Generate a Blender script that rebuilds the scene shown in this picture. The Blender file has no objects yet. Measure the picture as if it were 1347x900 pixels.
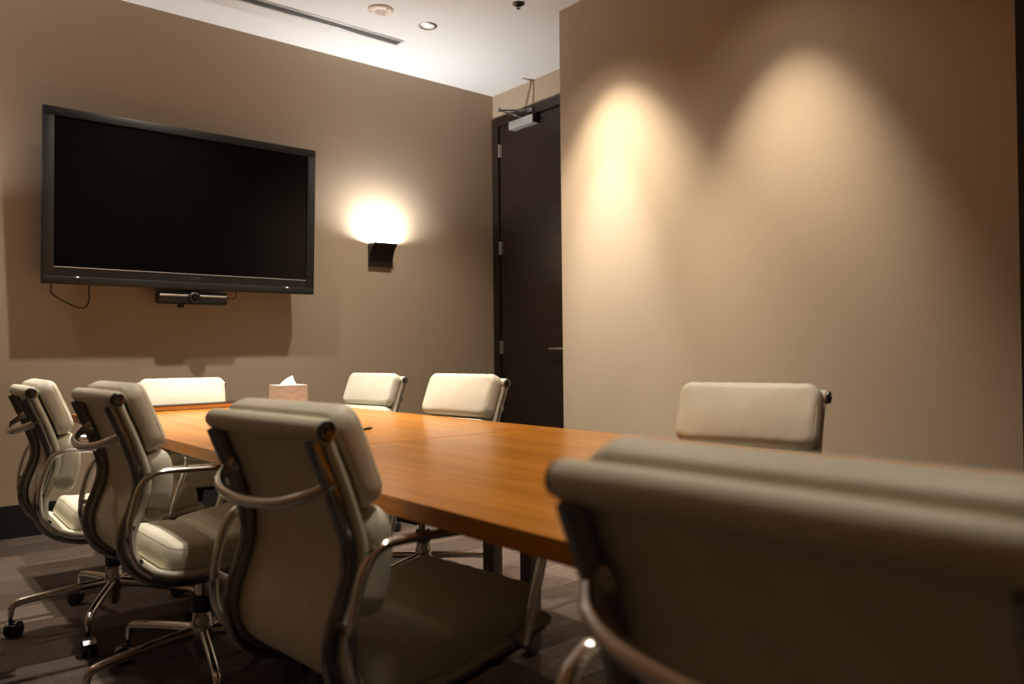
import bpy, bmesh, math, random
from mathutils import Vector, Matrix
random.seed(7)
PI = math.pi
SC = bpy.context.scene
COL = SC.collection

# ------------------------------------------------------------------ materials
def mat(name, color=(.8, .8, .8), rough=.5, metal=0.0, spec=.5, coat=0.0, coat_rough=.1):
    m = bpy.data.materials.new(name); m.use_nodes = True
    b = m.node_tree.nodes['Principled BSDF']
    b.inputs['Base Color'].default_value = (*color, 1)
    b.inputs['Roughness'].default_value = rough
    b.inputs['Metallic'].default_value = metal
    b.inputs['Specular IOR Level'].default_value = spec
    b.inputs['Coat Weight'].default_value = coat
    b.inputs['Coat Roughness'].default_value = coat_rough
    return m
def nodes(m): return m.node_tree.nodes, m.node_tree.links, m.node_tree.nodes['Principled BSDF']
def mapping(m, scale=(1, 1, 1), space='Object', rot=(0, 0, 0)):
    N, L, b = nodes(m)
    tc = N.new('ShaderNodeTexCoord'); mp = N.new('ShaderNodeMapping')
    mp.inputs['Scale'].default_value = scale; mp.inputs['Rotation'].default_value = rot
    L.new(tc.outputs[space], mp.inputs['Vector'])
    return mp.outputs['Vector']
def noise(m, vec, scale, detail=3, rough=.5):
    N, L, b = nodes(m)
    n = N.new('ShaderNodeTexNoise'); n.inputs['Scale'].default_value = scale
    n.inputs['Detail'].default_value = detail; n.inputs['Roughness'].default_value = rough
    L.new(vec, n.inputs['Vector']); return n.outputs['Fac']
def ramp(m, fac, stops):
    N, L, b = nodes(m)
    r = N.new('ShaderNodeValToRGB'); el = r.color_ramp.elements
    while len(el) < len(stops): el.new(.5)
    for e, (p, c) in zip(el, stops): e.position = p; e.color = (*c, 1)
    L.new(fac, r.inputs['Fac']); return r.outputs['Color']
def mix(m, a, b_, fac, mode='MIX'):
    N, L, b = nodes(m)
    x = N.new('ShaderNodeMix'); x.data_type = 'RGBA'; x.blend_type = mode
    if isinstance(fac, float): x.inputs[0].default_value = fac
    else: L.new(fac, x.inputs[0])
    L.new(a, x.inputs[6]); L.new(b_, x.inputs[7]); return x.outputs[2]
def bump(m, h, strength=.2, dist=.002):
    N, L, b = nodes(m)
    bp = N.new('ShaderNodeBump'); bp.inputs['Strength'].default_value = strength; bp.inputs['Distance'].default_value = dist
    L.new(h, bp.inputs['Height']); L.new(bp.outputs['Normal'], b.inputs['Normal'])
def tint(m, col): 
    N, L, b = nodes(m); L.new(col, b.inputs['Base Color'])

# woven wall covering
M_wall = mat('woven_wall_covering', (.42, .33, .25), .85, spec=.2)
v = mapping(M_wall, (1, 1, 6)); f1 = noise(M_wall, v, 60, 4, .6)
v2 = mapping(M_wall, (6, 6, 1)); f2 = noise(M_wall, v2, 60, 3, .6)
v3 = mapping(M_wall, (1, 1, 1)); f3 = noise(M_wall, v3, 1.3, 2)
c1 = ramp(M_wall, f1, [(.3, (.408, .328, .240)), (.7, (.448, .364, .268))])
c2 = ramp(M_wall, f2, [(.3, (.408, .328, .240)), (.7, (.448, .364, .268))])
tint(M_wall, mix(M_wall, c1, c2, .5)); bump(M_wall, f1, .12, .001)
M_ceil = mat('ceiling_paint', (.685, .69, .695), .9, spec=.2)
v = mapping(M_ceil); bump(M_ceil, noise(M_ceil, v, 180, 2), .04, .001)
M_base = mat('black_baseboard_paint', (.012, .011, .010), .45)
v = mapping(M_base, (1, 1, 1)); bump(M_base, noise(M_base, v, 40, 2), .03, .001)

# carpet planks running along X
M_carpet = mat('plank_carpet', (.08, .06, .05), .95, spec=.1)
N, L, b = nodes(M_carpet)
v = mapping(M_carpet, (1, 1, 1))
br = N.new('ShaderNodeTexBrick')
br.inputs['Scale'].default_value = 1; br.inputs['Brick Width'].default_value = 1.0; br.inputs['Row Height'].default_value = .25
br.inputs['Mortar Size'].default_value = .0; br.inputs['Bias'].default_value = 0
br.inputs['Color1'].default_value = (0, 0, 0, 1); br.inputs['Color2'].default_value = (1, 1, 1, 1)
br.offset = .37; br.offset_frequency = 2
L.new(v, br.inputs['Vector'])
col = ramp(M_carpet, br.outputs['Color'], [(0, (.070, .054, .045)), (.35, (.135, .104, .086)), (.65, (.095, .073, .061)), (1, (.215, .170, .142))])
v2 = mapping(M_carpet, (70, 400, 1)); ff = noise(M_carpet, v2, 1, 2, .7)
v3 = mapping(M_carpet, (6, 60, 1)); fs = noise(M_carpet, v3, 1, 3, .6)
rr_ = ramp(M_carpet, ff, [(.3, (.45, .45, .45)), (.7, (1.35, 1.33, 1.3))])
rs_ = ramp(M_carpet, fs, [(.3, (.75, .75, .75)), (.7, (1.2, 1.2, 1.2))])
tint(M_carpet, mix(M_carpet, mix(M_carpet, col, rr_, 1.0, 'MULTIPLY'), rs_, 1.0, 'MULTIPLY'))
bump(M_carpet, ff, .6, .004)

# table veneer, grain along Y
M_wood = mat('orange_wood_veneer', (.5, .22, .06), .23, spec=.20, coat=.0, coat_rough=.22)
v = mapping(M_wood, (38, 1.3, 38)); g1 = noise(M_wood, v, 1, 6, .62)
v2 = mapping(M_wood, (160, 5, 160)); g2 = noise(M_wood, v2, 1, 3, .6)
v3 = mapping(M_wood, (7, .5, 7)); g3 = noise(M_wood, v3, 1, 2)
ca = ramp(M_wood, g1, [(.25, (.46, .165, .018)), (.55, (.60, .240, .030)), (.8, (.68, .305, .052))])
cb = ramp(M_wood, g2, [(.3, (.84, .80, .76)), (.6, (1, 1, 1))])
cc = ramp(M_wood, g3, [(.3, (.86, .84, .82)), (.7, (1.08, 1.06, 1.04))])
tint(M_wood, mix(M_wood, mix(M_wood, ca, cb, 1.0, 'MULTIPLY'), cc, 1.0, 'MULTIPLY'))
bump(M_wood, g2, .03, .0005)
M_door = mat('dark_wenge_veneer', (.022, .014, .010), .38, spec=.28)
v = mapping(M_door, (4, 3, 60)); g = noise(M_door, v, 1, 5, .6)
tint(M_door, ramp(M_door, g, [(.3, (.016, .010, .0075)), (.7, (.034, .021, .015))]))
bump(M_door, g, .08, .001)

# upholstery
def leather(name, color):
    m = mat(name, color, .48, spec=.4)
    v = mapping(m); a = noise(m, v, 420, 2, .5); w = noise(m, v, 9, 3, .5)
    lo = tuple(x*.93 for x in color); hi = tuple(min(1, x*1.05) for x in color)
    tint(m, ramp(m, w, [(.3, lo), (.7, hi)]))
    N, L, b = nodes(m)
    add = N.new('ShaderNodeMath'); add.operation = 'MULTIPLY_ADD'
    L.new(w, add.inputs[0]); add.inputs[1].default_value = 3.0; L.new(a, add.inputs[2])
    bump(m, add.outputs[0], .18, .0015)
    return m
M_leather = leather('pale_leather', (.74, .715, .585))
M_chrome = mat('polished_aluminium', (.74, .72, .69), .13, 1.0)
v = mapping(M_chrome); 
N, L, b = nodes(M_chrome)
mr = N.new('ShaderNodeMapRange'); mr.inputs['To Min'].default_value = .08; mr.inputs['To Max'].default_value = .2
L.new(noise(M_chrome, v, 25, 3), mr.inputs['Value']); L.new(mr.outputs['Result'], b.inputs['Roughness'])
M_rib = mat('dark_polished_aluminium', (.31, .305, .30), .26, 1.0)
v = mapping(M_rib); bump(M_rib, noise(M_rib, v, 60, 2), .02, .0005)
M_cap = mat('dark_satin_cap', (.17, .17, .17), .28, 1.0)
v = mapping(M_cap); bump(M_cap, noise(M_cap, v, 90, 2), .02, .0004)
M_tray = mat('reflection_lightened_veneer', (.70, .43, .22), .45)  # wood colour lightened to stand in for light reflected off the tabletop
v = mapping(M_tray, (2, 60, 60)); tint(M_tray, ramp(M_tray, noise(M_tray, v, 1, 4, .6), [(.3, (.62, .36, .17)), (.7, (.76, .48, .26))]))
M_brushed = mat('satin_metal', (.55, .54, .52), .32, 1.0)
v = mapping(M_brushed, (1, 40, 40)); bump(M_brushed, noise(M_brushed, v, 20, 2), .05, .0005)
M_silver = mat('silver_paint', (.50, .49, .48), .4, .5)
v = mapping(M_silver); bump(M_silver, noise(M_silver, v, 300, 1), .03, .0005)
M_black = mat('black_plastic', (.012, .012, .012), .42)
v = mapping(M_black); bump(M_black, noise(M_black, v, 350, 1), .05, .0005)
M_bezel = mat('dark_grey_bezel', (.013, .0145, .015), .5)
v = mapping(M_bezel); bump(M_bezel, noise(M_bezel, v, 400, 1), .05, .0004)
M_screen = mat('black_glass_screen', (.003, .0028, .0028), .2, spec=.22)
v = mapping(M_screen); bump(M_screen, noise(M_screen, v, 900, 1), .01, .0002)
M_mark = mat('faint_grey_lettering', (.10, .10, .10), .5)
M_leg = mat('table_leg_metal', (.28, .27, .26), .35, .9)
v = mapping(M_leg, (1, 1, 20)); bump(M_leg, noise(M_leg, v, 60, 2), .04, .0005)
M_sprk = mat('dark_sprinkler_metal', (.06, .05, .045), .35, .8)
v = mapping(M_sprk); bump(M_sprk, noise(M_sprk, v, 200, 1), .03, .0005)
M_white = mat('off_white_plastic', (.70, .64, .56), .5)
v = mapping(M_white); bump(M_white, noise(M_white, v, 200, 1), .03, .0005)
M_grille = mat('speckled_grille', (.40, .35, .29), .6)
v = mapping(M_grille); N, L, b = nodes(M_grille)
vo = N.new('ShaderNodeTexVoronoi'); vo.inputs['Scale'].default_value = 220; L.new(v, vo.inputs['Vector'])
tint(M_grille, ramp(M_grille, vo.outputs['Distance'], [(.25, (.25, .22, .19)), (.5, (.52, .46, .39))]))
M_slot = mat('grey_slot_metal', (.16, .16, .16), .45, .3)
v = mapping(M_slot); bump(M_slot, noise(M_slot, v, 150, 1), .03, .0005)
M_bronze = mat('dark_bronze_shade', (.020, .014, .011), .42, .2)
v = mapping(M_bronze); bump(M_bronze, noise(M_bronze, v, 200, 2), .05, .0005)
M_inner = mat('white_reflector', (.85, .83, .80), .35)
v = mapping(M_inner); bump(M_inner, noise(M_inner, v, 120, 1), .02, .0004)
M_tissue = mat('white_tissue_paper', (.88, .88, .90), .9, spec=.1)
v = mapping(M_tissue); bump(M_tissue, noise(M_tissue, v, 60, 3), .2, .002)
# tissue carton: pale mauve board with wavy line drawing
M_carton = mat('printed_carton', (.46, .43, .41), .6)
N, L, b = nodes(M_carton)
tc = N.new('ShaderNodeTexCoord'); sp = N.new('ShaderNodeSeparateXYZ'); L.new(tc.outputs['Object'], sp.inputs[0])
ad = N.new('ShaderNodeMath'); ad.operation = 'ADD'; L.new(sp.outputs['X'], ad.inputs[0]); L.new(sp.outputs['Y'], ad.inputs[1])
sn = N.new('ShaderNodeMath'); sn.operation = 'MULTIPLY'; L.new(ad.outputs[0], sn.inputs[0]); sn.inputs[1].default_value = 58
si = N.new('ShaderNodeMath'); si.operation = 'SINE'; L.new(sn.outputs[0], si.inputs[0])
am = N.new('ShaderNodeMath'); am.operation = 'MULTIPLY_ADD'; L.new(si.outputs[0], am.inputs[0]); am.inputs[1].default_value = .014; L.new(sp.outputs['Z'], am.inputs[2])
fr = N.new('ShaderNodeMath'); fr.operation = 'MULTIPLY'; L.new(am.outputs[0], fr.inputs[0]); fr.inputs[1].default_value = 22
fc = N.new('ShaderNodeMath'); fc.operation = 'FRACT'; L.new(fr.outputs[0], fc.inputs[0])
tint(M_carton, ramp(M_carton, fc.outputs[0], [(0, (.27, .27, .27)), (.05, (.27, .27, .27)), (.09, (.43, .435, .44)), (1, (.45, .455, .46))]))
M_lamp = bpy.data.materials.new('lit_lamp_lens'); M_lamp.use_nodes = True
bb = M_lamp.node_tree.nodes['Principled BSDF']; bb.inputs['Base Color'].default_value = (.8, .8, .8, 1)
bb.inputs['Emission Color'].default_value = (1, .95, .88, 1); bb.inputs['Emission Strength'].default_value = 1.6

# ------------------------------------------------------------------ mesh helpers
def link(name, bm, m, parent=None, smooth=True, autosmooth=None):
    me = bpy.data.meshes.new(name)
    bmesh.ops.recalc_face_normals(bm, faces=bm.faces)
    bm.to_mesh(me); bm.free()
    for x in (m if isinstance(m, (list, tuple)) else [m]): me.materials.append(x)
    if smooth:
        for p in me.polygons: p.use_smooth = True
        if autosmooth is not None: me.set_sharp_from_angle(angle=math.radians(autosmooth))
    o = bpy.data.objects.new(name, me); COL.objects.link(o)
    if parent: o.parent = parent
    return o
def thing(name, label, cat, loc=(0, 0, 0), rz=0, group=None):
    o = bpy.data.objects.new(name, None); COL.objects.link(o)
    o.empty_display_size = .1
    o.location = loc; o.rotation_euler = (0, 0, rz)
    return tag(o, label, cat, group)
def tag(o, label, cat, group=None):
    o['label'] = label; o['category'] = cat
    if group: o['group'] = group
    return o
def struct(o): o['kind'] = 'structure'; return o
def box(bm, lo, hi, bev=0.0, seg=2, mi=0, M=None):
    c = [(a+b_)/2 for a, b_ in zip(lo, hi)]; s = [abs(b_-a) for a, b_ in zip(lo, hi)]
    r = bmesh.ops.create_cube(bm, size=1.0)
    vs = r['verts']
    for v_ in vs: v_.co = Vector((v_.co.x*s[0]+c[0], v_.co.y*s[1]+c[1], v_.co.z*s[2]+c[2]))
    fs = set(f for v_ in vs for f in v_.link_faces)
    if bev > 0:
        es = list(set(e for v_ in vs for e in v_.link_edges))
        r2 = bmesh.ops.bevel(bm, geom=es, offset=bev, segments=seg, affect='EDGES', profile=.5)
        fs = set(f for f in fs if f.is_valid) | set(r2['faces'])
        vs = list(set(v_ for f in fs for v_ in f.verts))
    for f in fs:
        if f.is_valid: f.material_index = mi
    if M is not None: bmesh.ops.transform(bm, matrix=M, verts=vs)
    return vs
def bez(pts, n=8, closed=False):
    """Catmull-Rom through pts -> dense polyline"""
    P = [Vector(p) for p in pts]; out = []
    k = len(P)
    for i in range(k-1):
        p0 = P[max(i-1, 0)]; p1 = P[i]; p2 = P[i+1]; p3 = P[min(i+2, k-1)]
        for j in range(n):
            t = j/n; t2 = t*t; t3 = t2*t
            out.append(.5*((2*p1)+(p2-p0)*t+(2*p0-5*p1+4*p2-p3)*t2+(3*p1-p0-3*p2+p3)*t3))
    out.append(P[-1]); return out
def ring_faces(bm, rings, cap=True, mi=0, close=True):
    n = len(rings[0])
    for a, b_ in zip(rings[:-1], rings[1:]):
        for i in range(n if close else n-1):
            f = bm.faces.new((a[i], a[(i+1) % n], b_[(i+1) % n], b_[i])); f.material_index = mi
    if cap and close:
        f = bm.faces.new(rings[0]); f.material_index = mi
        f = bm.faces.new(list(reversed(rings[-1]))); f.material_index = mi
def tube(bm, pts, r, n=12, mi=0, sx=1.0, sy=1.0, up=None):
    """round/oval tube along pts; r a number or list; parallel-transported (or fixed side vector 'up')"""
    P = [Vector(p) for p in pts]; k = len(P)
    R = r if isinstance(r, (list, tuple)) else [r]*k
    T = []
    for i in range(k):
        d = P[min(i+1, k-1)]-P[max(i-1, 0)]; T.append(d.normalized())
    if up is None:
        a = Vector((0, 0, 1)) if abs(T[0].z) < .9 else Vector((1, 0, 0))
    else: a = Vector(up)
    rings = []; prev = (a-T[0]*a.dot(T[0])).normalized()
    for i in range(k):
        q = Vector(up) if up is not None else prev
        q = (q-T[i]*q.dot(T[i])).normalized(); prev = q
        s = T[i].cross(q)
        rings.append([bm.verts.new(P[i]+(q*math.cos(2*PI*j/n)*sx+s*math.sin(2*PI*j/n)*sy)*R[i]) for j in range(n)])
    ring_faces(bm, rings, mi=mi); return rings
def lathe(bm, prof, n=24, M=None, mi=0, cap=True):
    rings = []
    for r, z in prof:
        rings.append([bm.verts.new((r*math.cos(2*PI*j/n), r*math.sin(2*PI*j/n), z)) for j in range(n)])
    ring_faces(bm, rings, mi=mi, cap=cap)
    if M is not None: bmesh.ops.transform(bm, matrix=M, verts=[v_ for r_ in rings for v_ in r_])
def axisM(p, axis):
    """matrix placing local z along axis at p"""
    q = Vector((0, 0, 1)).rotation_difference(Vector(axis))
    return Matrix.Translation(Vector(p)) @ q.to_matrix().to_4x4()

# ------------------------------------------------------------------ room geometry
CAMH = 1.02
YW, XD, XR, YR, ZC, ZB = 5.2194, 4.1820, 3.4737, 3.6359, 3.2344, .1859
XL, YB = -1.15, -2.2
def plain_box(name, lo, hi, m, bev=0): 
    bm = bmesh.new(); box(bm, lo, hi, bev); return struct(link(name, bm, m, smooth=False))
plain_box('floor', (XL-.2, YB-.2, -.12), (XD+.3, YW+.2, 0), M_carpet)
plain_box('ceiling', (XL-.2, YB-.2, ZC), (XD+.3, YW+.2, ZC+.15), M_ceil)
plain_box('wall_back', (XL-.15, YW, 0), (XD+.15, YW+.15, ZC), M_wall)
plain_box('wall_left', (XL-.15, YB, 0), (XL, YW, ZC), M_wall)
plain_box('wall_front', (XL-.15, YB-.15, 0), (XR+.15, YB, ZC), M_wall)
plain_box('wall_right', (XR, YB, 0), (XR+.15, YR, ZC), M_wall)
plain_box('wall_return', (XR+.15, YR-.15, 0), (XD, YR, ZC), M_wall)
# wall with the door opening
DY0, DY1, DZ = 4.13, 5.214, 3.03
bm = bmesh.new()
box(bm, (XD, YR-.15, 0), (XD+.15, DY0, ZC)); box(bm, (XD, DY0, DZ), (XD+.15, YW, ZC)); 
struct(link('wall_niche', bm, M_wall, smooth=False))
bm = bmesh.new(); box(bm, (XL+.001, YW-.014, 0), (XD-.025, YW, ZB), .003); struct(link('baseboard_back', bm, M_base, smooth=False))
bm = bmesh.new(); box(bm, (XR-.014, 1.06, 0), (XR, YR-.001, ZB), .003); struct(link('baseboard_right', bm, M_base, smooth=False))
bm = bmesh.new(); box(bm, (XL, YB, 0), (XL+.014, YW-.02, ZB), .003); struct(link('baseboard_left', bm, M_base, smooth=False))
# dark jamb closing the lit wall at the right edge of the view
bm = bmesh.new(); box(bm, (XR-.02, -.12, 0), (XR, 1.047, ZC-.001), .003); struct(link('trim_1', bm, M_door, smooth=False))

# door
door = bpy.data.objects.new('door_1', None); COL.objects.link(door); door.location = (XD, 4.67, 0); struct(door)
def dpart(name, bm, m, **k):
    bmesh.ops.translate(bm, verts=bm.verts, vec=(-XD, -4.67, 0)); return link(name, bm, m, door, **k)
bm = bmesh.new()
FW = .078
box(bm, (XD-.018, DY1-FW, 0), (XD+.10, DY1, DZ), .003); box(bm, (XD-.018, DY0, 0), (XD+.10, DY0+FW, DZ), .003)
box(bm, (XD-.0179, DY0+FW-.001, DZ-FW), (XD+.10, DY1-FW+.001, DZ-.0005), .003)
dpart('door_frame', bm, M_door, smooth=False)
bm = bmesh.new(); box(bm, (XD+.003, DY0+FW+.004, .008), (XD+.048, DY1-FW-.006, DZ-FW-.006), .002); dpart('door_leaf', bm, M_door, smooth=False)
for hz in (2.744, 1.913, 1.07):
    bm = bmesh.new()
    tube(bm, [(XD-.006, DY1-FW-.003, hz-.055), (XD-.006, DY1-FW-.003, hz+.055)], .008, 10)
    box(bm, (XD-.001, DY1-FW-.03, hz-.055), (XD+.004, DY1-FW-.003, hz+.055), .001)
    dpart('hinge', bm, M_brushed, autosmooth=40)
bm = bmesh.new()
HY = 4.30
lathe(bm, [(.026, 0), (.026, .009), (.012, .010), (.011, .05)], 20, axisM((XD+.003, HY, 1.05), (-1, 0, 0)))
tube(bm, bez([(XD-.045, HY-.008, 1.05), (XD-.052, HY+.03, 1.05), (XD-.052, HY+.10, 1.05), (XD-.052, HY+.178, 1.05)], 5), .0095, 12)
dpart('door_handle', bm, M_brushed, autosmooth=40)
# door closer (box on the leaf, folding arm up to the frame)
cl = thing('door_closer', 'silver box door closer with folding arm at the top of the dark door', 'door closer', (XD, 4.855, 2.87))
def cpart(name, bm, m, **k):
    bmesh.ops.translate(bm, verts=bm.verts, vec=(-XD, -4.855, -2.87)); return link(name, bm, m, cl, **k)
bm = bmesh.new(); box(bm, (XD-.066, 4.634, 2.868), (XD+.0035, 4.930, 2.934), .004, mi=0); cpart('closer_body', bm, M_silver, autosmooth=40)
bm = bmesh.new(); box(bm, (XD-.064, 4.622, 2.8695), (XD+.0035, 4.6345, 2.9325), .003); cpart('end_cover', bm, M_black, autosmooth=40)
bm = bmesh.new()
EL = (XD-.27, 4.80, 2.962)
lathe(bm, [(.016, 0), (.016, .012), (.011, .014), (.011, .026)], 16, axisM((XD-.036, 4.815, 2.935), (0, 0, 1)))
tube(bm, [(XD-.036, 4.815, 2.953), EL], [.011, .008], 8, sx=.5, sy=1.2, up=(0, 0, 1))
cpart('main_arm', bm, M_leg, autosmooth=40)
bm = bmesh.new()
lathe(bm, [(.011, -.012), (.011, .018)], 14, axisM(EL, (0, 0, 1)))
tube(bm, [EL, (XD-.026, 4.70, 2.985)], [.008, .008], 8, up=(0, 0, 1)); 
box(bm, (XD-.034, 4.675, 2.968), (XD-.0175, 4.735, 3.004), .003)
cpart('forearm', bm, M_leg, autosmooth=40)

# ------------------------------------------------------------------ ceiling fittings
YV = 4.715
vt = thing('slot_diffuser', 'long grey slot air diffuser set in the ceiling parallel to the screen wall', 'air vent', (1.9, YV, ZC))
def vpart(name, bm, m, **k):
    bmesh.ops.translate(bm, verts=bm.verts, vec=(-1.9, -YV, -ZC)); return link(name, bm, m, vt, **k)
bm = bmesh.new(); x0, x1 = .6, 2.945
for lo, hi in (((x0, YV-.050, ZC-.006), (x1, YV-.032, ZC)), ((x0, YV+.032, ZC-.006), (x1, YV+.050, ZC)), ((x1-.016, YV-.0319, ZC-.0059), (x1, YV+.0319, ZC)), ((x0, YV-.0319, ZC-.0059), (x0+.016, YV+.0319, ZC))):
    box(bm, lo, hi, .0015)
vpart('frame', bm, M_silver, smooth=False)
bm = bmesh.new(); box(bm, (x0+.016, YV-.032, ZC-.0012), (x1-.016, YV+.032, ZC)); vpart('dark_slot', bm, M_black, smooth=False)
for dy in (-.016, .014):
    bm = bmesh.new(); box(bm, (x0+.016, YV+dy-.007, ZC-.004), (x1-.016, YV+dy+.007, ZC-.001), .001); vpart('blade', bm, M_slot, smooth=False)

det = thing('ceiling_speaker', 'round off-white ceiling disc with a speckled centre grille beside the slot diffuser', 'ceiling speaker', (2.56, 4.335, ZC))
bm = bmesh.new(); lathe(bm, [(.0, -.016), (.060, -.0155), (.078, -.011), (.083, -.004), (.083, 0)], 40); link('disc', bm, M_white, det, autosmooth=50)
bm = bmesh.new(); lathe(bm, [(0, -.0185), (.036, -.018), (.040, -.0155), (.040, -.015)], 32); link('grille', bm, M_grille, det, autosmooth=50)
for a, r_ in ((.6, .055), (2.6, .058), (4.9, .062)):
    bm = bmesh.new(); lathe(bm, [(0, -.0185), (.006, -.018), (.0065, -.0145)], 12, Matrix.Translation((r_*math.cos(a), r_*math.sin(a), 0))); link('indicator', bm, M_grille, det)
spk = thing('fire_sprinkler', 'small dark pendant fire sprinkler on the ceiling at the top of the view', 'sprinkler', (3.195, 3.715, ZC))
bm = bmesh.new(); lathe(bm, [(.038, 0), (.037, -.006), (.024, -.012), (.013, -.014), (.013, -.018), (.006, -.019)], 24); link('escutcheon', bm, M_sprk, spk, autosmooth=40)
bm = bmesh.new()
for s_ in (-1, 1): tube(bm, bez([(s_*.007, 0, -.017), (s_*.014, 0, -.022), (s_*.008, 0, -.030), (0, 0, -.032)], 4), .0028, 8)
link('frame_arms', bm, M_sprk, spk)
bm = bmesh.new(); lathe(bm, [(0, -.031), (.013, -.032), (.013, -.0335), (0, -.035)], 16); link('deflector', bm, M_sprk, spk, autosmooth=40)

def downlight(x, y, label):
    d = thing('recessed_downlight', label, 'ceiling light', (x, y, ZC), 0, 'recessed ceiling downlights')
    bm = bmesh.new(); lathe(bm, [(.043, -.001), (.046, -.006), (.060, -.005), (.063, -.001), (.063, 0)], 36, cap=False); link('trim_ring', bm, M_brushed, d, autosmooth=50)
    bm = bmesh.new(); lathe(bm, [(.0435, -.0015), (.0435, -.0045), (.044, -.005)], 36, cap=False)
    lathe(bm, [(.0435, -.0015), (.020, -.0011)], 36, cap=False); link('reflector', bm, M_inner, d, autosmooth=50)
    bm = bmesh.new(); lathe(bm, [(0.0, -.0013), (.0205, -.0012)], 24); link('lamp_lens', bm, M_lamp, d)
    return d
def spot(x, y, power, angle=100, blend=1.0, size=.03, color=(1, .87, .70), aim=None):
    l = bpy.data.lights.new('downlight_beam', 'SPOT'); l.energy = power; l.spot_size = math.radians(angle); l.spot_blend = blend
    l.shadow_soft_size = size; l.color = color
    o = bpy.data.objects.new('downlight_beam', l); COL.objects.link(o); o.location = (x, y, ZC-.03)
    if aim: o.rotation_euler = Vector((aim[0]-x, aim[1]-y, aim[2]-ZC+.03)).to_track_quat('-Z', 'Y').to_euler()
    return o
downlight(2.935, 4.352, 'small round recessed downlight in the ceiling beyond the slot diffuser')

# lamps of the room: two rows of recessed downlights and the wall sconce
WARM = (1, .80, .57)
#LIGHTS
spot(2.935, 4.352, 170, 100)
spot(1.33, 4.352, 200, 100)
spot(-.28, 4.352, 42, 112)
spot(2.95, 3.20, 270, 33, aim=(XR, 3.20, .92), color=(1, .95, .90))
spot(2.95, 3.20, 390, 66, aim=(XR, 3.02, .40), color=(1, .86, .68))
spot(2.95, 3.20, 60, 104)
spot(2.90, 2.00, 275, 53, aim=(XR, 2.00, .72), color=(1, .85, .68))
spot(2.90, 2.00, 22, 114)
spot(1.45, 3.55, 470, 70, color=(1, .91, .81))
spot(1.45, 2.00, 130, 100)
spot(1.33, .80, 75, 100)

# ------------------------------------------------------------------ wall sconce
def sconce(cx, label, dim=1.0):
    sc = thing('wall_sconce', label, 'wall lamp', (cx, YW, 1.69), 0, 'wall sconces')
    SW, SH, th = .20, .175, .005
    prof = [(-.022, 0), (-.024, .02), (-.030, .06), (-.042, .10), (-.062, .135), (-.092, .163), (-.105, SH)]
    ip = [(-.017, .006)]+[(y+th, z) for y, z in prof[1:]]
    bm = bmesh.new(); n = len(prof); V = lambda x, y, z: bm.verts.new((x, y, z))
    w0, w1 = SW/2, SW/2-th
    o = {s_: [V(s_*w0, y, z) for y, z in prof] for s_ in (-1, 1)}; ob = {s_: [V(s_*w0, 0, z) for y, z in prof] for s_ in (-1, 1)}
    i_ = {s_: [V(s_*w1, y, z) for y, z in ip] for s_ in (-1, 1)}; ib = {s_: [V(s_*w1, 0, z) for y, z in ip] for s_ in (-1, 1)}
    for k in range(n-1):
        bm.faces.new((o[-1][k], o[1][k], o[1][k+1], o[-1][k+1])); bm.faces.new((i_[-1][k], i_[1][k], i_[1][k+1], i_[-1][k+1]))
        for s_ in (-1, 1):
            bm.faces.new((o[s_][k], o[s_][k+1], ob[s_][k+1], ob[s_][k])); bm.faces.new((i_[s_][k], i_[s_][k+1], ib[s_][k+1], ib[s_][k]))
    bm.faces.new((o[-1][0], o[1][0], ob[1][0], ob[-1][0])); bm.faces.new((i_[-1][0], i_[1][0], ib[1][0], ib[-1][0]))
    bm.faces.new((o[-1][-1], o[1][-1], i_[1][-1], i_[-1][-1]))
    for s_ in (-1, 1): bm.faces.new((o[s_][-1], i_[s_][-1], ib[s_][-1], ob[s_][-1]))
    link('shade', bm, M_bronze, sc, smooth=False)
    bm = bmesh.new(); box(bm, (-SW/2+.008, -.006, .010), (SW/2-.008, -.0005, SH-.012), .001); link('back_plate', bm, M_inner, sc, smooth=False)
    bm = bmesh.new(); lathe(bm, [(.0, 0), (.009, .001), (.009, .03), (.006, .034)], 16, Matrix.Translation((0, -.022, .095))); link('lamp_holder', bm, M_white, sc, autosmooth=40)
    for kind, en, z in (('SPOT', 104*dim, .155), ('POINT', 11*dim, .158)):
        l = bpy.data.lights.new('sconce_bulb', kind); l.energy = en; l.color = (1, .965, .92); l.shadow_soft_size = .014
        if kind == 'SPOT': l.spot_size = math.radians(172); l.spot_blend = 1
        o_ = bpy.data.objects.new('sconce_bulb', l); COL.objects.link(o_); o_.location = (cx, YW-.050, 1.69+z)
        o_.rotation_euler = Vector((0, .10, 1)).to_track_quat('-Z', 'Y').to_euler()
sconce(3.055, 'dark curved uplight sconce glowing on the wall right of the screen')
sconce(.15, 'unseen matching dark uplight sconce added on the wall left of the screen', .6)  # out of view, added to account for the light on the left side

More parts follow.
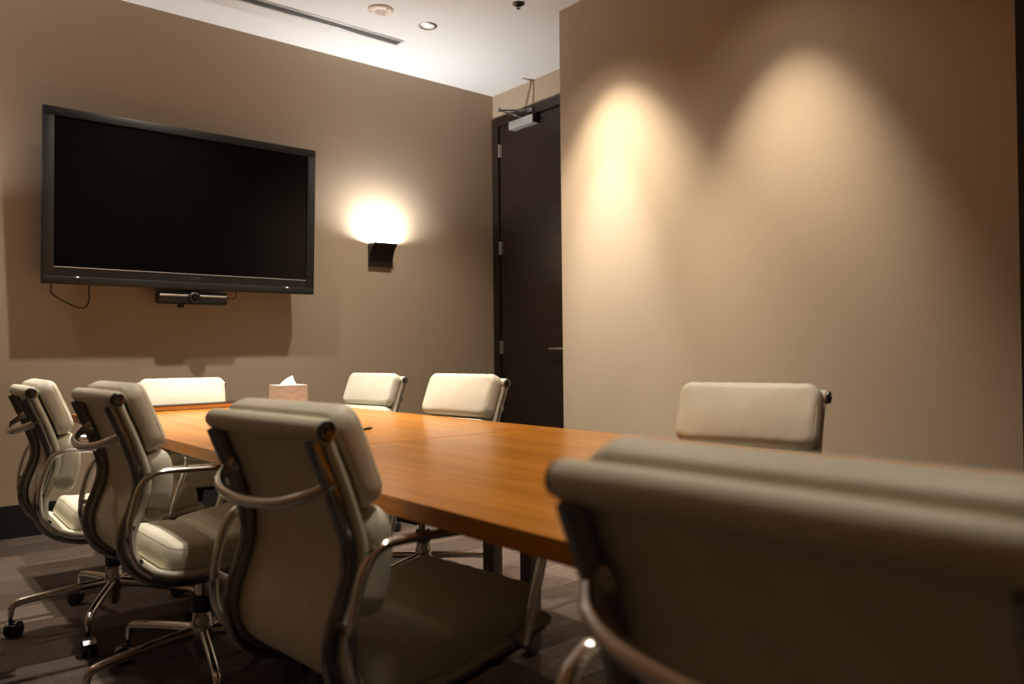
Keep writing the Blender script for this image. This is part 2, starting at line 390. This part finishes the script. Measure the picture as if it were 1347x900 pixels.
# ------------------------------------------------------------------ television (hung from its top, tilted a little forward)
TVW, TVH, TVD = 1.646, 1.002, .075
tv = thing('television', 'large wall mounted flat black television with a dark grey frame', 'television', (1.606, YW-.150, 1.443))
tilt = math.atan2(.045, TVH)
tv.rotation_euler = (tilt, 0, 0)
def frame_ring(bm, w0, h0, z0, w1, h1, z1, y0, y1, bottom=None):
    pass
bm = bmesh.new()
BT, BS, BB = .050, .058, .088
box(bm, (-TVW/2, 0, 0), (TVW/2, .032, TVH), .006)
link('rear_case', bm, M_bezel, tv, autosmooth=40)
bm = bmesh.new()
box(bm, (-TVW/2, -.022, TVH-BT), (TVW/2, -.0005, TVH), .004)
box(bm, (-TVW/2, -.022, 0), (TVW/2, -.0005, .046), .004)
box(bm, (-TVW/2, -.0219, .0459), (-TVW/2+BS, -.0005, TVH-BT+.0001), .004); box(bm, (TVW/2-BS, -.0219, .0459), (TVW/2, -.0005, TVH-BT+.0001), .004)
bz = link('bezel', bm, M_bezel, tv, autosmooth=40)
bm = bmesh.new(); box(bm, (-TVW/2+BS, -.016, .046), (TVW/2-BS, -.0005, .094), .002); link('speaker_strip', bm, M_black, tv, smooth=False)
bm = bmesh.new(); box(bm, (-TVW/2+BS+.002, -.0185, .094), (TVW/2-BS-.002, -.0005, .0985), .001); link('silver_trim_line', bm, M_silver, tv, smooth=False)
bm = bmesh.new(); box(bm, (-TVW/2+BS, -.012, .0985), (TVW/2-BS, -.0005, TVH-BT), .0); link('screen', bm, M_screen, tv, smooth=False)
for x in (-.645, .625):
    bm = bmesh.new(); lathe(bm, [(0, .004), (.008, .003), (.010, 0)], 12, axisM((x, -.0215, .040), (0, -1, 0)) @ Matrix.Diagonal((1.4, .6, 1, 1))); link('indicator_lamp', bm, M_brushed, tv)
def text(body, size, loc, parent, m, ext=.0006):
    cu = bpy.data.curves.new('lettering', 'FONT'); cu.body = body; cu.size = size; cu.extrude = ext; cu.align_x = 'CENTER'; cu.align_y = 'CENTER'; cu.space_character = 1.2
    o = bpy.data.objects.new('lettering', cu); COL.objects.link(o); o.parent = parent
    bpy.context.view_layer.update()
    me = bpy.data.meshes.new_from_object(o.evaluated_get(bpy.context.evaluated_depsgraph_get()))
    bpy.data.objects.remove(o); o = bpy.data.objects.new('lettering', me); COL.objects.link(o); o.parent = parent
    o.location = loc; o.rotation_euler = (PI/2, 0, 0); me.materials.clear(); me.materials.append(m); return o
text('SONY', .020, (.02, -.0166, .070), tv, M_mark)
text('BRAVIA', .012, (-.745, -.0226, TVH-.027), tv, M_mark)
bm = bmesh.new()
box(bm, (-.35, .0325, TVH*.42), (.35, .085, TVH*.75), .004)
for x in (-.25, .25): box(bm, (x-.025, .08, TVH*.3), (x+.025, .118, TVH*.85), .004)
link('wall_bracket', bm, M_black, tv, smooth=False)

# video bar under the television
vb = thing('video_conference_bar', 'black camera bar with silver stripes hanging under the television', 'camera', (1.620, YW-.112, 1.352))
bm = bmesh.new(); box(bm, (-.213, -.045, 0), (.213, .045, .078), .016, 4); link('bar_body', bm, M_black, vb, autosmooth=50)
for s in (-1, 1):
    bm = bmesh.new(); a, b2 = sorted((s*.034, s*.205)); box(bm, (a, -.0485, .044), (b2, -.040, .057), .003); link('silver_stripe', bm, M_silver, vb, autosmooth=50)
bm = bmesh.new(); lathe(bm, [(.0, -.01), (.040, -.01), (.040, .012), (.034, .020), (.026, .022), (.024, .016), (0, .013)], 32, axisM((0, -.045, .036), (0, -1, 0))); ln = link('lens_barrel', bm, M_black, vb, autosmooth=40)
bm = bmesh.new(); lathe(bm, [(0, .0225), (.010, .0205), (.017, .016)], 20, axisM((0, -.045, .036), (0, -1, 0))); g_ = link('lens_glass', bm, M_screen, vb); 
bm = bmesh.new(); box(bm, (-.05, .0, .0775), (.05, .04, .0895), .003); link('mount', bm, M_black, vb, smooth=False)
bm = bmesh.new(); lathe(bm, [(0, -.026), (.018, -.024), (.022, -.014), (.018, .001)], 16, Matrix.Translation((-.068, .0, 0))); link('mount_knob', bm, M_black, vb, autosmooth=40)
# cables
def cable(name, pts, r, label):
    bm = bmesh.new(); p0 = Vector(pts[0]); tube(bm, [p-p0 for p in bez(pts, 8)], r, 8)
    o = link(name, bm, M_black); o.location = p0; return tag(o, label, 'cable')
cable('power_cable', [(.836, YW-.135, 1.441), (.838, YW-.12, 1.425), (.848, YW-.07, 1.395), (.90, YW-.068, 1.355), (.965, YW-.066, 1.322), (1.010, YW-.066, 1.313), (1.035, YW-.068, 1.335), (1.043, YW-.07, 1.38), (1.036, YW-.09, 1.42), (1.030, YW-.12, 1.4405)], .0042, 'thin black cable drooping in a loop below the left end of the television')
cable('bar_cable', [(1.8345, YW-.10, 1.402), (1.86, YW-.12, 1.398), (1.895, YW-.10, 1.40), (1.905, YW-.11, 1.42), (1.903, YW-.125, 1.4415)], .003, 'short thin black cable between the camera bar and the television')

# ------------------------------------------------------------------ table: two halves meeting at a joint
TX0, TX1, TY1, TJ, TY0, TZ = .783, 1.944, 4.255, 2.105, -.045, .747
def table_half(y0, y1, label):
    t = thing('conference_table_section', label, 'table', ((TX0+TX1)/2, (y0+y1)/2, 0), 0, 'halves of the long conference table')
    cx, cy = (TX0+TX1)/2, (y0+y1)/2
    bm = bmesh.new(); box(bm, (TX0-cx, y0-cy, TZ-.036), (TX1-cx, y1-cy, TZ), .0012, 2); link('tabletop', bm, M_wood, t, smooth=False)
    hy = (y1-y0)/2
    bm = bmesh.new()
    for s in (-1, 1):
        xx = s*.40; a, b2 = sorted((xx-.015, xx+.015)); box(bm, (a, -hy+.16, TZ-.078), (b2, hy-.16, TZ-.036), .002)
        box(bm, (-.40, s*(hy-.13)-.015, TZ-.0779), (.40, s*(hy-.13)+.015, TZ-.0361), .002)
    link('under_frame', bm, M_leg, t, smooth=False)
    for sx in (-1, 1):
        for sy in (-1, 1):
            bm = bmesh.new(); lx, ly = sx*.385, sy*(hy-.10)
            box(bm, (lx-.026, ly-.026, .012), (lx+.026, ly+.026, TZ-.0365), .004, 3)
            lathe(bm, [(.022, 0), (.022, .008), (.008, .009), (.008, .014)], 16, Matrix.Translation((lx, ly, 0)))
            link('leg', bm, M_leg, t, autosmooth=40)
    return t
table_half(TJ+.003, TY1, 'far half of the orange wood conference table, beyond the joint, carrying the tissue box')
table_half(TY0, TJ-.003, 'near half of the orange wood conference table, in front of the crosswise joint')

# things on the table
tr = thing('wooden_tray', 'low wooden tray with a thin black top lying along the far end of the table', 'tray', (1.335, 4.16, TZ), math.radians(6))
bm = bmesh.new(); box(bm, (-.232, -.042, .0035), (.232, .050, .024), .002); link('tray_body', bm, M_tray, tr, smooth=False)
bm = bmesh.new(); box(bm, (-.238, -.047, .024), (.238, .056, .0285), .0015); link('black_top', bm, M_black, tr, smooth=False)
for s in (-1, 1):
    bm = bmesh.new(); box(bm, (s*.2-.02, -.036, 0), (s*.2+.02, .044, .0036)); link('foot', bm, M_black, tr, smooth=False)

tb = thing('tissue_box', 'pale patterned tissue box with a white tissue sticking out, on the far table half', 'tissue box', (1.735, 3.915, TZ), math.radians(-2))
bm = bmesh.new(); box(bm, (-.077, -.072, 0), (.077, .072, .118), .0015, 2); link('carton', bm, M_carton, tb, smooth=False)
bm = bmesh.new(); lathe(bm, [(.045, .1178), (.045, .1186), (0, .1186)], 28, Matrix.Diagonal((1, .55, 1, 1)) ); link('opening_film', bm, M_tissue, tb, smooth=False)
bm = bmesh.new()
# folded sheet rising to a point
rows = []
for i in range(9):
    t = i/8; w = .045*(1-t)**.8+.002; z = .118+.047*t
    ring = []
    for j in range(12):
        a = 2*PI*j/12
        ring.append(bm.verts.new((w*math.cos(a)+.022*t*t+.004*math.sin(3*a)*(1-t), (.012*(1-t)+.002)*math.sin(a)+.003*math.sin(2*a+t*3)*(1-t), z)))
    rows.append(ring)
ring_faces(bm, rows); link('tissue', bm, M_tissue, tb)
pn = thing('pen', 'dark pen lying on the tabletop just beyond the middle near-side chair', 'pen', (1.385, 2.497, TZ+.0045), math.radians(22))
bm = bmesh.new(); tube(bm, [(-.06, 0, 0), (-.058, 0, 0), (.045, 0, 0), (.062, 0, 0)], [.003, .0045, .0045, .001], 10); link('barrel', bm, M_black, pn)
bm = bmesh.new(); box(bm, (-.058, -.001, .0046), (-.02, .001, .0062), .0003); link('clip', bm, M_brushed, pn, smooth=False)

# ------------------------------------------------------------------ soft-pad chair
PROF = bez([(x, 0, z) for x, z in [(-.300, .893), (-.284, .852), (-.262, .80), (-.240, .74), (-.224, .685), (-.224, .635), (-.240, .58), (-.259, .53), (-.262, .48), (-.245, .437), (-.207, .405), (-.15, .386), (-.08, .380), (0, .386), (.08, .398), (.16, .412), (.23, .424), (.262, .427)]], 6)
SL = [0.0]
for a, b2 in zip(PROF[:-1], PROF[1:]): SL.append(SL[-1]+(b2-a).length)
def at_s(s):
    """point and inward normal (towards the sitter) on the side profile at arc length s"""
    s = max(0, min(SL[-1]-1e-6, s))
    for i in range(len(SL)-1):
        if SL[i+1] >= s: break
    t = (s-SL[i])/(SL[i+1]-SL[i]); p = PROF[i].lerp(PROF[i+1], t)
    d0 = (PROF[min(i+1, len(PROF)-1)]-PROF[max(i-1, 0)]).normalized(); d1 = (PROF[min(i+2, len(PROF)-1)]-PROF[i]).normalized()
    d = d0.lerp(d1, t).normalized()
    return p, Vector((-d.z, 0, d.x))*1.0
def s_of(x=None, z=None, back=True):
    best = None
    for i, p in enumerate(PROF):
        if back and p.x > -.19 and p.z < .6: continue
        if not back and p.z > .5: continue
        e = abs(p.z-z) if z is not None else abs(p.x-x)
        if best is None or e < best[0]: best = (e, SL[i])
    return best[1]
HWP = .217
def strip(bm, s0, s1, hw, t0, t1, ns=48, ny=6):
    """closed curved slab following the profile"""
    rings = []
    for i in range(ns+1):
        p, n = at_s(s0+(s1-s0)*i/ns)
        r = []
        for j in range(ny+1): r.append(bm.verts.new(p+n*t1+Vector((0, -hw+2*hw*j/ny, 0))))
        for j in range(ny, -1, -1): r.append(bm.verts.new(p+n*t0+Vector((0, -hw+2*hw*j/ny, 0))))
        rings.append(r)
    ring_faces(bm, rings)
def pad(bm, s0, s1, hw, t0, thick, rad=.024, crown=.010, ns=40, ny=40, corner=.042, crease=None):
    """upholstered cushion: rounded rectangle with soft edges, bent along the profile"""
    h0, h1 = (s1-s0)/2, hw; c0 = (s0+s1)/2; tm = t0+thick
    def grid(n, half): return [half*(.55*math.sin(PI/2*(2*i/n-1))+.45*(2*i/n-1)) for i in range(n+1)]
    gs, gy = grid(ns, h0), grid(ny, h1)
    d_top = (PROF[1]-PROF[0]).normalized()
    def place(a, w, t):
        q = c0+a; p, n = at_s(max(q, 0))
        if q < 0: p = PROF[0]+d_top*q
        return p+n*t+Vector((0, w, 0))
    def plan(a, w):
        """grid point -> rounded rectangle, and its distance from the border"""
        ia = max(-(h0-corner), min(h0-corner, a)); iw = max(-(h1-corner), min(h1-corner, w))
        da, dw = a-ia, w-iw; l_ = math.hypot(da, dw)
        if l_ > 1e-9:
            m_ = max(abs(da), abs(dw)); da, dw = da/l_*m_, dw/l_*m_
            return ia+da, iw+dw, corner-m_
        return a, w, min(h0-abs(a), h1-abs(w))
    def rise(dist, r): return 0 if dist >= r else -(r-math.sqrt(max(0, r*r-(r-dist)**2)))
    rnd = random.Random(int(s0*1000)+3)
    wr = [(rnd.uniform(-.6, .6), rnd.uniform(-.6, .6), rnd.uniform(0, PI)) for _ in range(3)]
    top, bot = {}, {}
    for i in range(ns+1):
        for j in range(ny+1):
            a, w, dist = plan(gs[i], gy[j]); u, v_ = a/h0, w/h1
            t = tm+rise(dist, rad)+crown*(1-abs(u)**2.2)*(1-abs(v_)**2.2)
            if crease is not None: t -= .016*math.exp(-((u-crease)/.05)**2)*min(1, dist/rad)
            t += .0012*math.sin(23*v_+5*u)*math.exp(-(dist/.03)**2)      # slight puckering along the seam
            top[i, j] = bm.verts.new(place(a, w, t))
            bot[i, j] = bm.verts.new(place(a, w, t0-rise(dist, .010)))
    for i in range(ns):
        for j in range(ny):
            bm.faces.new((top[i, j], top[i+1, j], top[i+1, j+1], top[i, j+1]))
            bm.faces.new((bot[i, j], bot[i, j+1], bot[i+1, j+1], bot[i+1, j]))
    loop = [(i, 0) for i in range(ns)]+[(ns, j) for j in range(ny)]+[(i, ny) for i in range(ns, 0, -1)]+[(0, j) for j in range(ny, 0, -1)]
    for k in range(len(loop)):
        p, q = loop[k], loop[(k+1) % len(loop)]; bm.faces.new((top[p], top[q], bot[q], bot[p]))
    # stitched seam just inside the front edge
    r = corner-.006; pts2 = []
    for cx_, cy_, a0 in ((h0-corner, h1-corner, 0), (-h0+corner, h1-corner, PI/2), (-h0+corner, -h1+corner, PI), (h0-corner, -h1+corner, 3*PI/2)):
        pts2 += [(cx_+r*math.cos(a0+PI/2*i/7), cy_+r*math.sin(a0+PI/2*i/7)) for i in range(8)]
    pts2.append(pts2[0]); dense = []
    for (a0, b0), (a1, b1) in zip(pts2[:-1], pts2[1:]):
        m_ = max(1, int(max(abs(a1-a0), abs(b1-b0))/.02))
        dense += [(a0+(a1-a0)*i/m_, b0+(b1-b0)*i/m_) for i in range(m_)]
    dense.append(dense[0])
    tube(bm, [place(a, w, tm+rise(.006, rad)-.0002) for a, w in dense], .0013, 5)

UPPER = []     # parts that rise with the seat height
def make_chair():
    t = thing('conference_chair', '', 'chair', group='pale leather chairs round the conference table')
    def up(o): o['rises'] = 1; return o
    sA, sB = s_of(z=.728), s_of(z=.575)
    # sling (shell) with edge welts and the front roll
    bm = bmesh.new(); strip(bm, .012, SL[-1], .205, .000, .012, 60, 8)
    for s in (-1, 1):
        tube(bm, [at_s(.012+(SL[-1]-.02)*i/60)[0]+at_s(.012+(SL[-1]-.02)*i/60)[1]*.004+Vector((0, s*.205, 0)) for i in range(61)], .0105, 10)
    tube(bm, [PROF[-1]+Vector((0, y, .004)) for y in (-.212, -.2, .2, .212)], [.012, .016, .016, .012], 14)
    up(link('sling_shell', bm, M_leather, t, autosmooth=60))
    # rolled top edge
    bm = bmesh.new(); p0 = PROF[0]
    tube(bm, [p0+Vector((0, y, 0)) for y in (-.2195, -.218, -.214, -.1, 0, .1, .214, .218, .2195)], [.015, .0195, .0215, .0222, .0224, .0222, .0215, .0195, .015], 24)
    up(link('top_roll', bm, M_leather, t, autosmooth=60))
    for s in (-1, 1):
        bm = bmesh.new()
        lathe(bm, [(.0165, -.002), (.0188, .001), (.0188, .006), (.0155, .0085), (.0105, .009), (.0100, .0055), (.0066, .0055), (.0060, .0115), (0, .012)], 24, axisM(p0+Vector((0, s*.2185, 0)), (0, s, 0)))
        up(link('end_cap', bm, M_cap, t, autosmooth=35))
    # cushions
    bm = bmesh.new(); pad(bm, -.022, sA, HWP, .023, .058, .026, .012); up(link('upper_back_pad', bm, M_leather, t))
    bm = bmesh.new(); pad(bm, sA+.003, sB+.012, HWP-.003, .014, .060, .026, .014); up(link('lower_back_pad', bm, M_leather, t))
    s0 = s_of(x=-.19, back=False); s1 = s_of(x=.268, back=False)
    bm = bmesh.new(); pad(bm, s0, s1, HWP-.005, .014, .072, .028, .014, ns=48, crease=-.22); up(link('seat_pad', bm, M_leather, t))
    # side ribs (I-section, polished)
    for s in (-1, 1):
        bm = bmesh.new(); sec = [(.0115*math.copysign(abs(math.cos(q))**.75, math.cos(q)), -.017+.0165*math.copysign(abs(math.sin(q))**.75, math.sin(q))) for q in [2*PI*k_/16 for k_ in range(16)]]
        rings = []
        ns = 84
        for i in range(ns+1):
            ss = .012+(SL[-1]-.012)*i/ns; p, n_ = at_s(ss)
            rings.append([bm.verts.new(p+n_*(b2*(.62 if i > ns-4 else 1))+Vector((0, s*.195+a, 0))) for a, b2 in sec])
        ring_faces(bm, rings)
        for zz in (.80, .70, .56):
            p, n_ = at_s(s_of(z=zz)); lathe(bm, [(.006, 0), (.006, .003), (0, .005)], 10, axisM(p-n_*.017+Vector((0, s*.202, 0)), (0, s, 0)))
        for xx in (-.13, -.02, .11):
            p, n_ = at_s(s_of(x=xx, back=False)); lathe(bm, [(.006, 0), (.006, .003), (0, .005)], 10, axisM(p-n_*.017+Vector((0, s*.202, 0)), (0, s, 0)))
        up(link('side_rib', bm, M_rib, t, autosmooth=60))
    # bowed cross bar behind the back
    p, n_ = at_s(s_of(z=.80)); bm = bmesh.new()
    pts = [p-n_*.012+Vector((0, -.192, .0)), p-n_*.030+Vector((0, -.188, -.002)), p-n_*.058+Vector((0, -.160, -.006)), p-n_*.078+Vector((0, -.10, -.012)), p-n_*.086+Vector((0, 0, -.015)),
           p-n_*.078+Vector((0, .10, -.012)), p-n_*.058+Vector((0, .160, -.006)), p-n_*.030+Vector((0, .188, -.002)), p-n_*.012+Vector((0, .192, .0))]
    pl = bez(pts, 6); k = len(pl)
    tube(bm, pl, [.0118+.007*max(0, 1-min(i, k-1-i)/7) for i in range(k)], 14)
    for s in (-1, 1):   # flared roots along the rib
        for dz in (-1, 1):
            q, m_ = at_s(s_of(z=.80+.032*dz)); tube(bm, [q-m_*.016+Vector((0, s*.193, 0)), p-n_*.022+Vector((0, s*.190, 0)), p-n_*.036+Vector((0, s*.184, -.002))], [.005, .008, .009], 8)
    up(link('back_bow', bm, M_chrome, t, autosmooth=60))
    # arm loops
    for s in (-1, 1):
        bm = bmesh.new()
        ap = bez([(-.226, 0, .418), (-.262, 0, .452), (-.281, 0, .50), (-.282, 0, .56), (-.268, 0, .625), (-.253, 0, .664), (-.230, 0, .688), (-.195, 0, .697), (-.10, 0, .694), (0, 0, .688), (.11, 0, .679), (.168, 0, .667), (.194, 0, .640), (.190, 0, .60), (.168, 0, .53), (.142, 0, .455), (.134, 0, .428)], 6)
        k = len(ap); 
        tube(bm, [q+Vector((0, s*.266, -.004)) for q in ap], .0108, 14, sx=1.15, sy=.82, up=(0, 1, 0))
        for q in ((-.268, .55), (-.247, .455), (.138, .43)):
            tube(bm, [(q[0]+.006, s*.200, q[1]-.006), (q[0]-.006, s*.262, q[1])], .0075, 10)
        up(link('armrest', bm, M_chrome, t, autosmooth=60))
    # under-seat mechanism
    bm = bmesh.new(); box(bm, (-.085, -.075, .318), (.105, .075, .372), .010, 3)
    for xx in (-.12, .10):
        p, n_ = at_s(s_of(x=xx, back=False)); box(bm, (xx-.018, -.216, p.z-.026), (xx+.018, .216, p.z-.013), .004)
    up(link('tilt_mechanism', bm, M_black, t, autosmooth=40))
    bm = bmesh.new(); tube(bm, bez([(0, -.07, .345), (.0, -.15, .343), (.0, -.19, .338), (-.0, -.215, .325)], 4), .005, 8); up(link('height_lever', bm, M_brushed, t))
    bm = bmesh.new(); lathe(bm, [(.019, .14), (.019, .33)], 20); up(link('gas_column', bm, M_chrome, t, autosmooth=40))
    # base
    bm = bmesh.new(); lathe(bm, [(0, .072), (.016, .073), (.020, .090), (.024, .125), (.033, .135), (.036, .175), (.029, .195), (.027, .222), (.0195, .222)], 28); link('base_hub', bm, M_chrome, t, autosmooth=40)
    bm = bmesh.new(); lathe(bm, [(.0195, .2185), (.031, .2185), (.032, .225), (.032, .262), (.030, .268), (.0195, .268)], 24); link('column_sleeve', bm, M_black, t, autosmooth=40)
    for i in range(5):
        a = 2*PI*i/5
        bm = bmesh.new()
        lp = bez([(.025, 0, .157), (.10, 0, .153), (.22, 0, .141), (.295, 0, .131), (.322, 0, .124), (.334, 0, .108), (.337, 0, .080)], 5)
        k = len(lp); tube(bm, lp, [.0175-.0075*j/(k-1) for j in range(k)], 12, sx=.95, sy=1.0, up=(0, 1, 0))
        bmesh.ops.rotate(bm, verts=bm.verts, cent=(0, 0, 0), matrix=Matrix.Rotation(a, 3, 'Z'))
        lg = link('base_leg', bm, M_chrome, t, autosmooth=60)
        # twin wheel caster with a bright hood
        bm = bmesh.new(); rz = random.uniform(0, 6.28)
        cm = Matrix.Rotation(a, 4, 'Z') @ Matrix.Translation((.337, 0, 0)) @ Matrix.Rotation(rz, 4, 'Z')
        for sd in (-1, 1):
            lathe(bm, [(0, 0), (.024, 0), (.028, .003), (.028, .014), (.024, .017), (.008, .018), (0, .018)], 24, cm @ axisM((.016, sd*.006, .028), (0, sd, 0)))
        box(bm, (-.004, -.006, .024), (.02, .006, .062), .003, M=cm)
        tube(bm, [cm @ Vector((0, 0, .05)), cm @ Vector((0, 0, .088))], .0065, 10)
        link('caster', bm, M_black, lg, autosmooth=40)
        bm = bmesh.new(); rg = []
        for q in range(9):
            th_ = math.radians(35+105*q/8); rr2 = .0305
            rg.append([bm.verts.new(cm @ Vector((.016+rr2*f_*math.cos(th_), y_, .028+rr2*f_*math.sin(th_)))) for y_, f_ in ((-.020, 1), (.020, 1), (.020, .95), (-.020, .95))])
        ring_faces(bm, rg); link('caster_hood', bm, M_rib, lg, autosmooth=40)
    return t
def copy_tree(o, parent=None):
    c = o.copy(); COL.objects.link(c); c.parent = parent
    for ch in o.children: copy_tree(ch, c)
    return c
proto = make_chair()
CHAIRS = [
 # x, y, yaw, seat height offset, base angle, label
 (.753, 3.303, -.025, .006, .472, 'pale leather chair at the far left of the picture, nearest the screen wall'),
 (.828, 2.526, .020, .012, .740, 'pale leather chair second from the left on the near side of the table'),
 (.893, 1.475, .085, -.004, .20, 'pale leather chair in the middle of the near side, its whole back shown between others'),
 (.840, .350, .0, .000, .9, 'large blurred pale leather chair cut off at the bottom right corner, closest to the viewer'),
 (1.285, 4.150, -1.80, -.032, .3, 'white lit leather chair at the head of the table under the screen'),
 (2.140, 4.110, 3.31, -.027, .5, 'pale leather chair on the far side of the table between tissue box and dark door'),
 (1.850, 2.815, 3.26, -.006, .9, 'pale leather chair on the far side standing in front of the dark door'),
 (1.842, 1.302, 3.39, -.013, .1, 'pale leather chair alone on the far side against the bare spotlit wall'),
]
for i, (x, y, yaw, dz, ph, label) in enumerate(CHAIRS):
    c = proto if i == 0 else copy_tree(proto)
    c['_i'] = i
    c.location = (x, y, 0); c.rotation_euler = (0, 0, yaw); c['label'] = label
    for ch in c.children:
        if ch.get('rises'): ch.location.z = dz
        elif ch.name.startswith('base_leg'): ch.rotation_euler.z = ph-yaw
for o in list(COL.objects):
    for k in ('rises', '_i'):
        if k in o: del o[k]

# ------------------------------------------------------------------ camera
f_px, pitch, roll, yaw = 1023.72, -.01424, -.01036, .69733
fw = Vector((math.sin(yaw)*math.cos(pitch), math.cos(yaw)*math.cos(pitch), -math.sin(pitch)))
r = Vector((math.cos(yaw), -math.sin(yaw), 0)); u = r.cross(fw)
r2 = r*math.cos(roll)+u*math.sin(roll); u2 = u*math.cos(roll)-r*math.sin(roll)
cam = bpy.data.cameras.new('camera'); co = bpy.data.objects.new('camera', cam); COL.objects.link(co)
R = Matrix((r2, u2, -fw)).transposed().to_4x4()
co.matrix_world = Matrix.Translation((0, 0, CAMH)) @ R
cam.sensor_width = 36; cam.lens = f_px/1347*36; cam.clip_start = .02
cam.dof.use_dof = True; cam.dof.focus_distance = 3.6; cam.dof.aperture_fstop = 2.8
SC.camera = co

# ------------------------------------------------------------------ world + view
w = bpy.data.worlds.new('dim_room'); SC.world = w; w.use_nodes = True
w.node_tree.nodes['Background'].inputs[0].default_value = (.9, .8, .7, 1); w.node_tree.nodes['Background'].inputs[1].default_value = 0.0
vs = SC.view_settings
vs.view_transform = 'Standard'; vs.look = 'None'; vs.gamma = 1; vs.exposure = 0; vs.use_curve_mapping = False
SC.cycles.max_bounces = 10; SC.cycles.diffuse_bounces = 6; SC.cycles.sample_clamp_indirect = 6
try:
    SC.cycles.use_denoising = True
except Exception: pass
